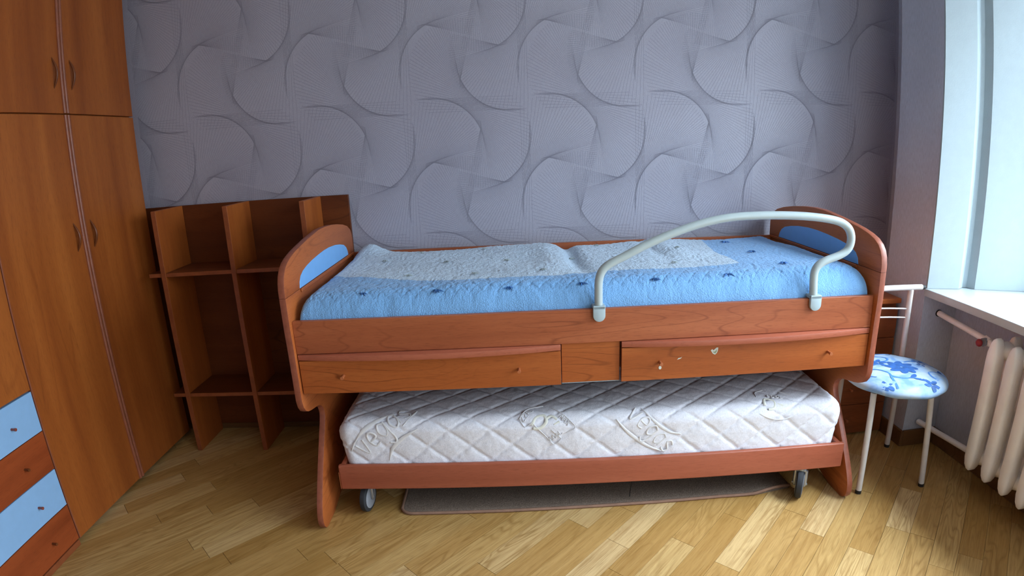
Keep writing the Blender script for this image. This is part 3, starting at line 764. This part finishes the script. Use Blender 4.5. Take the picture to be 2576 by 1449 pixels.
# trundle mattress: diamond quilting as relief
X0m, X1m, Y0m, Y1m, Z0m, Z1m, Rm = .082, 1.976, -.790, -.083, .148, .403, .052
def unroll(Q):
    y, z = Q[..., 1], Q[..., 2]; s = z - .2293
    top = np.maximum(0, y - (Y0m)) ; c = np.clip(z - (Z1m - Rm), 0, Rm)
    return s + top * np.where(z > Z1m - Rm - .001, 1, 0) - .006 * (c / Rm)
def quilt_f(x, s):
    wv = .010 * np.sin(x * 210 + s * 60) + .008 * np.sin(s * 230 + x * 40)
    f1 = (x - .4955) / .1535 + s / .128 + wv; f2 = (x - .4955) / .1535 - s / .128 + wv
    k = .1535 * .64
    d1 = np.abs(f1 - np.round(f1)) * k; d2 = np.abs(f2 - np.round(f2)) * k
    return d1, d2
def mat_disp(Q, N):
    s = unroll(Q); x = Q[..., 0]
    side = np.abs(N[..., 0]) > .8
    x = np.where(np.abs(N[..., 0]) > .5, x + Q[..., 1], x)
    d1, d2 = quilt_f(x, s)
    h = .0044 * (1 - np.exp(-(d1 / .006) ** 2)) * (1 - np.exp(-(d2 / .006) ** 2)) + .0028 * (1 - np.exp(-(d1 / .03) ** 2)) * (1 - np.exp(-(d2 / .03) ** 2))
    h = h + (vnoise(Q[..., 0] * 60, (Q[..., 1] + Q[..., 2]) * 60, 21) - .5) * .0016
    bulge = .006 * np.exp(-((Q[..., 2] - .33) / .06) ** 2) * np.abs(N[..., 0]) - .020 * np.clip((.30 - Q[..., 2]) / .12, 0, 1) * np.abs(N[..., 0])
    edge = np.exp(-((Q[..., 2] - .242) / .012) ** 2) * .0
    return h + bulge - .006
TM = single('trundle_mattress', rounded_mat(X0m, X1m, Y0m + .003, Y1m, Z0m, Z1m, Rm, .0050, mat_disp), M['mattress'],
            'white quilted mattress with diamond stitching lying in the low trundle frame', 'mattress', (1, -.45, Z0m), TA)
# embossed marks: flat shapes wrapped on the front face and top edge of the mattress
def wrap(u, s, lift=.0035):
    """u along x, s unrolled height (0 at the board's top edge)"""
    zr = Z1m - Rm - .2293; yf = Y0m + .003
    if s <= zr: P = Vector((u, yf, .2293 + s)); N = Vector((0, -1, 0))
    elif s <= zr + Rm * math.pi / 2:
        th = (s - zr) / Rm; N = Vector((0, -math.cos(th), math.sin(th))); P = Vector((u, yf + Rm, Z1m - Rm)) + N * Rm
    else: P = Vector((u, yf + Rm + (s - zr - Rm * math.pi / 2), Z1m)); N = Vector((0, 0, 1))
    return P + N * lift
def stroke(pts, w, lift=.0022):
    b = bmesh.new(); P = spline(pts, 6); n = len(P); ws = w if callable(w) else (lambda t: w)
    L = []; Rr = []; Cc = []
    for i, p in enumerate(P):
        q0, q1 = P[max(i - 1, 0)], P[min(i + 1, n - 1)]; dx, dy = q1[0] - q0[0], q1[1] - q0[1]; l = math.hypot(dx, dy) or 1
        wd = ws(i / (n - 1)) / 2; nx, ny = -dy / l * wd, dx / l * wd
        L.append(b.verts.new(wrap(p[0] + nx, p[1] + ny, lift - .003))); Cc.append(b.verts.new(wrap(p[0], p[1], lift + .0006))); Rr.append(b.verts.new(wrap(p[0] - nx, p[1] - ny, lift - .003)))
    for i in range(n - 1): b.faces.new((L[i], L[i + 1], Cc[i + 1], Cc[i])); b.faces.new((Cc[i], Cc[i + 1], Rr[i + 1], Rr[i]))
    return smooth(b, 180)
GL = {'v': [[(0, 1), (.45, 0), (.9, 1)]], 'e': [[(.05, .5), (.85, .55), (.75, .95), (.35, 1), (.05, .6), (.2, .08), (.8, .1)]],
      'g': [[(.85, .85), (.4, 1), (.05, .55), (.35, .1), (.8, .35), (.9, .95)], [(.9, .95), (.85, -.3), (.5, -.65), (.1, -.4)]],
      'o': [[(.5, 1), (.08, .6), (.2, .08), (.7, .05), (.92, .5), (.5, 1)]], 'r': [[(.1, 0), (.15, 1)], [(.15, .6), (.5, 1), (.85, .9)]],
      'a': [[(.85, .9), (.4, 1), (.05, .5), (.35, .02), (.8, .3), (.85, .95)], [(.85, .95), (.88, .05)]], 's': [[(.8, .85), (.35, 1), (.15, .7), (.75, .35), (.6, .02), (.1, .1)]],
      'C': [[(.9, .85), (.5, 1), (.08, .55), (.3, .05), (.9, .12)]], 'O': [[(.5, 1), (.08, .6), (.2, .08), (.7, .05), (.92, .5), (.5, 1)]],
      'L': [[(.15, 1), (.12, .02), (.85, .02)]], 'A': [[(0, 0), (.45, 1), (.95, 0)], [(.2, .38), (.72, .38)]], 'Z': [[(.05, 1), (.9, 1), (.1, 0), (.9, 0)]],
      'M': [[(0, 0), (.15, 1), (.5, .3), (.85, 1), (1, 0)]], 'X': [[(0, 0), (.9, 1)], [(0, 1), (.9, 0)]]}
def word(txt, u, s, h, ang, w, adv=1.05, slant=.0):
    out = bmesh.new(); c, si = math.cos(ang), math.sin(ang); xo = 0
    for ch in txt:
        for st in GL[ch]:
            pts = []
            for a, b_ in st:
                lx = (xo + a * .72 + slant * b_) * h; ly = b_ * h
                pts.append((u + c * lx - si * ly, s + si * lx + c * ly))
            join(out, stroke(pts, w))
        xo += adv * .85
    return out
tap = lambda m: (lambda t: m * (.15 + math.sin(math.pi * t)))
TM.part('embossed_lettering', word('vegas', .185, .030, .058, math.radians(43), .0085), M['emb'])
TM.part('embossed_swoosh', join(stroke([(.150, .098), (.185, .140), (.235, .175), (.29, .205)], tap(.014)), stroke([(.268, .012), (.285, .060), (.33, .105), (.385, .140)], tap(.013)), stroke([(.128, .050), (.140, .080), (.158, .105)], tap(.007)),
        stroke([(.330, .150), (.36, .19), (.375, .225)], tap(.008))), M['emb'])
fr_ = lambda pts: stroke(pts + [pts[0]], .003)
TM.part('embossed_emblem', join(stroke([(.755, .165), (.790, .215), (.845, .235)], .003), stroke([(.755, .165), (.775, .135), (.800, .150)], .003), stroke([(.800, .150), (.850, .095), (.880, .060), (.905, .085)], .003), stroke([(.905, .085), (.870, .120)], .003),
        stroke([(.875, .215), (.940, .150), (.955, .125), (.925, .105)], .003), word('ZZAL', .770, .152, .018, math.radians(52), .0028), word('MAX', .900, .165, .017, math.radians(-48), .0028), word('COOL', .868, .074, .016, math.radians(38), .0028)), M['emb'])
TM.part('embossed_patch', join(stroke([(.800, .140), (.815, .168), (.845, .175), (.852, .150), (.830, .128), (.805, .128)], .012), stroke([(.850, .160), (.872, .172), (.892, .158)], .010), stroke([(.880, .140), (.900, .150)], .008)), M['emb_green'])
TM.part('embossed_lettering', word('vegas', 1.145, .160, .050, math.radians(-48), .0075), M['emb'])
TM.part('embossed_swoosh', join(stroke([(1.105, .150), (1.150, .095), (1.215, .040), (1.275, .012)], tap(.013)), stroke([(1.20, .190), (1.25, .130), (1.30, .090), (1.345, .080)], tap(.011))), M['emb'])
TM.part('embossed_emblem', join(word('COOL', 1.690, .220, .018, math.radians(-20), .0028), stroke([(1.640, .140), (1.680, .120), (1.730, .112), (1.775, .125)], .003), stroke([(1.650, .225), (1.66, .26), (1.70, .28)], .003), stroke([(1.755, .26), (1.785, .225)], .003)), M['emb'])
TM.part('embossed_patch', join(stroke([(1.665, .170), (1.675, .205), (1.705, .190), (1.700, .160), (1.675, .155)], .010), stroke([(1.715, .175), (1.735, .165)], .008)), M['emb_green'])

# ---------------------------------------------------------------- rug under the trundle
def rug():
    nx, ny = 150, 26; xs = np.linspace(.262, 1.800, nx); V = []
    X = np.repeat(xs[:, None], ny, 1); v = np.linspace(0, 1, ny)[None, :]
    yf = np.interp(xs, [.26, .275, .30, .69, 1.32, 1.50, 1.64, 1.80, 1.865], [-.735, -.760, -.770, -.775, -.778, -.777, -.784, -.758, -.742])[:, None]
    Y = yf + (-.20 - yf) * v
    lift = np.exp(-((X - 1.74) / .09) ** 2) * .012 * np.exp(-v * 8)
    Z = .0095 + lift + (vnoise(X * 300, Y * 300, 31) - .5) * .003
    Z = Z * np.clip(v * 200 + .85, 0, 1)
    top = np.stack([X, Y, Z], -1); bot = np.stack([X, Y, np.full_like(X, .0005)], -1)
    me = grid_mesh('rug', top); b = bmesh.new(); b.from_mesh(me)
    edge = [e for e in b.edges if e.is_boundary]
    r = bmesh.ops.extrude_edge_only(b, edges=edge)
    for g_ in r['geom']:
        if isinstance(g_, bmesh.types.BMVert): g_.co.z = .0004
    return b, [(float(xs[i]), float(yf[i, 0]), .0068 + float(lift[i, 0])) for i in range(nx)]
b, ed = rug()
RG = single('rug', b, M['carpet'], 'taupe carpet runner with bound edge lying under the trundle bed', 'rug', (1.05, -.5, 0))
RG.part('binding', tube([(ed[0][0] + .002, -.21, .0068)] + [(ed[0][0], -.60, .0068)] + [(x, y - .001, z) for x, y, z in ed], .0062, 8), M['binding'])

# ---------------------------------------------------------------- chair with round seat
CH = Thing('kitchen_chair', 'white tubular steel chair with round blue-and-white flowered seat by the radiator', 'chair', (2.22, -.70, 0))
def leg(p, q, r=.0115):
    a, b_ = Vector(p), Vector(q); d = (b_ - a)
    o = CH.part('leg', tube([a + d * .03, b_], r, 16), M['white_metal'])
    CH.part('foot_cap', tube([a, a + d * .034], [r * 1.02, r * 1.08], 14), M['rubber'], o)
leg((2.0555, -.846, 0), (2.077, -.805, .415)); leg((2.342, -.860, 0), (2.312, -.842, .415))
leg((2.105, -.540, 0), (2.103, -.552, .425)); leg((2.397, -.542, 0), (2.384, -.553, .425))
for nm, x in (('back_post', 2.380), ('back_post', 2.102)):
    CH.part(nm, tube(spline([(x + (.004 if x > 2.2 else .001), -.553, .4255), (x + .001, -.555, .58), (x - .001, -.557, .700), (x - .003, -.560, .736), (x - .006, -.561, .746)], 6), .0115, 16), M['white_metal'])
tb = CH.part('top_bar', tube(spline([(2.032, -.575, .748), (2.10, -.566, .752), (2.24, -.561, .753), (2.36, -.562, .7525), (2.424, -.566, .752)], 6), .0120, 16), M['white_metal'])
for xa, xb, ya_ in ((2.424, 2.440, -.566), (2.023, 2.032, -.575)): CH.part('bar_cap', tube([(xa, ya_, .7515), (xb, ya_, .7510)], [.0112, .0085], 14), M['rubber'], tb)
for z in (.659, .6205): CH.part('back_rod', tube(spline([(2.112, -.556, z), (2.18, -.545, z + .002), (2.24, -.541, z + .003), (2.30, -.545, z + .002), (2.369, -.556, z)], 5), .0036, 10), M['white_metal'])
CH.part('seat_ring', tube([(2.222 + .150 * math.cos(a), -.702 + .150 * math.sin(a), .418) for a in [i * math.pi / 16 for i in range(33)]], .009, 8, cap=False), M['white_metal'])
SC = (2.219, -.727); SR = .203
def seat():
    prof = [(0, .482), (.05, .4815), (.10, .479), (.14, .4745), (.170, .468), (.190, .459), (.200, .449), (.203, .440), (.199, .431), (.185, .4265), (.12, .425), (0, .425)]
    b = bmesh.new(); n = 56; rings = []
    P = spline([(r, 0, z) for r, z in prof], 3)
    for r, _, z in P:
        if r < 1e-5: rings.append([b.verts.new((SC[0], SC[1], z))]); continue
        rings.append([b.verts.new((SC[0] + r * math.cos(a), SC[1] + r * math.sin(a), z + .0016 * math.sin(a * 9 + r * 60) * (r / SR))) for a in [2 * math.pi * k / n for k in range(n)]])
    for A, B in zip(rings, rings[1:]):
        for k in range(n):
            k2 = (k + 1) % n
            if len(A) == 1 and len(B) > 1: b.faces.new((A[0], B[k], B[k2]))
            elif len(B) == 1 and len(A) > 1: b.faces.new((A[k2], A[k], B[0]))
            elif len(A) > 1: b.faces.new((A[k], B[k], B[k2], A[k2]))
    return smooth(b, 180)
st = CH.part('seat', seat(), M['seat'])
def seat_z(r): return float(np.interp(r, [0, .05, .10, .14, .17, .19, .20, .203], [.482, .4815, .479, .4745, .468, .459, .449, .440]))
def on_seat(u, v, lift=.0012):
    r = math.hypot(u, v)
    if r > .1985: u, v = u * .1985 / r, v * .1985 / r; r = .1985
    return (SC[0] + u, SC[1] + v, seat_z(r) + lift)
def sstroke(pts, w0, mode='tap'):
    b = bmesh.new(); P = spline(pts, 7); n = len(P); rows = []
    for i, p in enumerate(P):
        q0, q1 = P[max(i - 1, 0)], P[min(i + 1, n - 1)]; dx, dy = q1[0] - q0[0], q1[1] - q0[1]; l = math.hypot(dx, dy) or 1
        t = i / (n - 1); w = w0 * (.25 + math.sin(math.pi * t) if mode == 'leaf' else 1 - .55 * t) / 2
        nx, ny = -dy / l * w, dx / l * w
        rows.append([b.verts.new(on_seat(p[0] + nx * k, p[1] + ny * k)) for k in (-1, 0, 1)])
    for a, c in zip(rows, rows[1:]):
        b.faces.new((a[0], c[0], c[1], a[1])); b.faces.new((a[1], c[1], c[2], a[2]))
    bmesh.ops.recalc_face_normals(b, faces=b.faces)
    return smooth(b, 180)
scrolls = bmesh.new(); leaves = bmesh.new()
for pts in ([(-.10, -.155), (-.085, -.10), (-.07, -.05), (-.095, -.01), (-.135, -.012), (-.15, -.045), (-.13, -.065)], [(-.075, -.075), (-.045, -.105), (-.005, -.11), (.03, -.125)],
            [(.10, -.155), (.085, -.11), (.10, -.075), (.145, -.08), (.165, -.105)], [(.06, .03), (.11, .04), (.15, .015), (.172, -.03), (.168, -.08)],
            [(-.03, .13), (.02, .09), (-.01, .055), (-.055, .075), (-.05, .12), (-.01, .15), (.05, .145), (.09, .12)], [(-.16, .05), (-.12, .085), (-.085, .06), (-.10, .025), (-.13, .03)],
            [(-.18, -.02), (-.165, .03), (-.13, .05)], [(-.12, .02), (-.07, .035), (-.03, .02)], [(.11, .14), (.15, .10), (.178, .06), (.185, .0)]):
    join(scrolls, sstroke(pts, .0095))
def flower(cx, cy, R, n=6, rot=0.0):
    fl = bmesh.new()
    for k in range(n):
        a = rot + 2 * math.pi * k / n; c, s_ = math.cos(a), math.sin(a)
        join(fl, sstroke([(cx + c * R * .12, cy + s_ * R * .12), (cx + c * R * .55 - s_ * R * .08, cy + s_ * R * .55 + c * R * .08), (cx + c * R, cy + s_ * R)], R * .42, 'leaf'))
    CH.part('flower_print', fl, M['print_navy'], st)
flower(.015, -.015, .064, 8, .3); flower(.015, -.015, .036, 6, .9); flower(-.045, .050, .036, 5, .9); flower(-.155, .045, .030, 5); flower(.045, -.165, .035, 5, .5); flower(.12, .0, .022, 4); flower(-.02, .155, .024, 5); flower(-.13, -.13, .03, 5, .2)
for p, q in (((-.01, -.108), (.025, -.085)), ((.0, -.115), (.04, -.14)), ((.10, .03), (.125, .055)), ((.13, .02), (.15, .05)), ((-.09, .03), (-.06, .055)), ((.05, .135), (.08, .155)), ((-.165, .02), (-.19, .0)), ((.14, -.08), (.165, -.055))):
    join(leaves, sstroke([p, ((p[0] + q[0]) / 2 + .003, (p[1] + q[1]) / 2 - .002), q], .015, 'leaf'))
CH.part('scroll_print', scrolls, M['print_blue'], st, kind='stuff'); CH.part('leaf_print', leaves, M['print_navy'], st, kind='stuff')

# ---------------------------------------------------------------- nightstand
NS = Thing('nightstand', 'cherry nightstand with drawers standing in the corner behind the raised bed and chair', 'nightstand', (2.25, -.2, 0))
NS.part('body', box(2.056, 2.447, -.392, -.01, .03, .638, .001), M['night_wood'])
NS.part('top', box(2.05, 2.451, -.420, -.006, .640, .662, .003, 2), M['drawer_wood'])
for z0, z1 in ((.012, .158), (.1605, .318), (.3205, .4775), (.480, .618)):
    d = NS.part('drawer', box(2.057, 2.446, -.4105, -.393, z0, z1, .001), M['night_wood'])
    NS.part('knob', tube([(2.25, -.411, (z0 + z1) / 2), (2.25, -.430, (z0 + z1) / 2)], [.004, .006], 10), M['knob'], d)
NS.part('plinth', box(2.07, 2.435, -.37, -.02, 0, .029), M['dark_gap'])

# ---------------------------------------------------------------- radiator with pipes and valve
RD = Thing('radiator', 'cream painted cast iron radiator under the window sill', 'radiator', (2.52, -1.4, 0))
def rad_section(yc):
    b = bmesh.new()
    for xc, fr in ((2.479, True), (2.572, False)):
        # tapered column with pointed ends, flattened front
        rows = [(.112, .004, .012), (.118, .012, .018), (.135, .019, .025), (.165, .0245, .029), (.21, .0265, .030), (.38, .0268, .030), (.56, .0265, .030), (.60, .0245, .029), (.63, .019, .025), (.648, .012, .019), (.655, .004, .012)]
        rings = []
        for z, wy, wx in rows:
            ring = []
            for k in range(16):
                a = 2 * math.pi * k / 16; ca, sa = math.cos(a), math.sin(a); e = .55
                ring.append(b.verts.new((xc - math.copysign(abs(ca) ** e, ca) * wx, yc + math.copysign(abs(sa) ** e, sa) * wy, z)))
            rings.append(ring)
        for A, B in zip(rings, rings[1:]):
            for k in range(16): b.faces.new((A[k], A[(k + 1) % 16], B[(k + 1) % 16], B[k]))
        b.faces.new(rings[0][::-1]); b.faces.new(rings[-1])
    for z in (.165, .603):
        join(b, tube([(2.525, yc - .0470, z), (2.525, yc - .030, z), (2.525, yc, z), (2.525, yc + .030, z), (2.525, yc + .0470, z)], [.025, .027, .038, .027, .025], 16))
        join(b, box(2.480, 2.570, yc - .015, yc + .015, z - .028, z + .028, .008, 2))
    join(b, box(2.49, 2.56, yc - .008, yc + .008, .36, .40, .004, 2))
    bmesh.ops.recalc_face_normals(b, faces=b.faces)
    return smooth(b, 60)
for i in range(14):
    yc = -.957 - .0945 * i
    o = RD.part('section', rad_section(yc), M['radiator'])
RD.part('upper_pipe', tube([(2.550, -.5458, .627), (2.548, -.60, .622), (2.538, -.80, .609), (2.535, -.835, .607)], .0125, 14), M['radiator'])
RD.part('lower_pipe', tube([(2.532, -.5575, .120), (2.530, -.70, .132), (2.527, -.905, .150)], .0125, 14), M['radiator'])
for p, q in (((2.5485, -.5462, .6265), (2.5485, -.549, .6262)),): RD.part('pipe_collar', tube([p, q], .0155, 14), M['dark_gap'])
RD.part('union_nut', join(tube([(2.535, -.838, .607), (2.530, -.868, .604)], .0185, 6), tube([(2.530, -.868, .604), (2.526, -.908, .603)], .014, 14)), M['radiator'])
vl = RD.part('valve', tube([(2.533, -.852, .605), (2.506, -.856, .603)], [.0150, .0165], 14), M['hub'])
RD.part('valve_lever', ball((2.492, -.853, .602), .0150, .8, 1, 1), M['valve_red'], vl, label='red valve lever')
print('objects', len(bpy.data.objects))
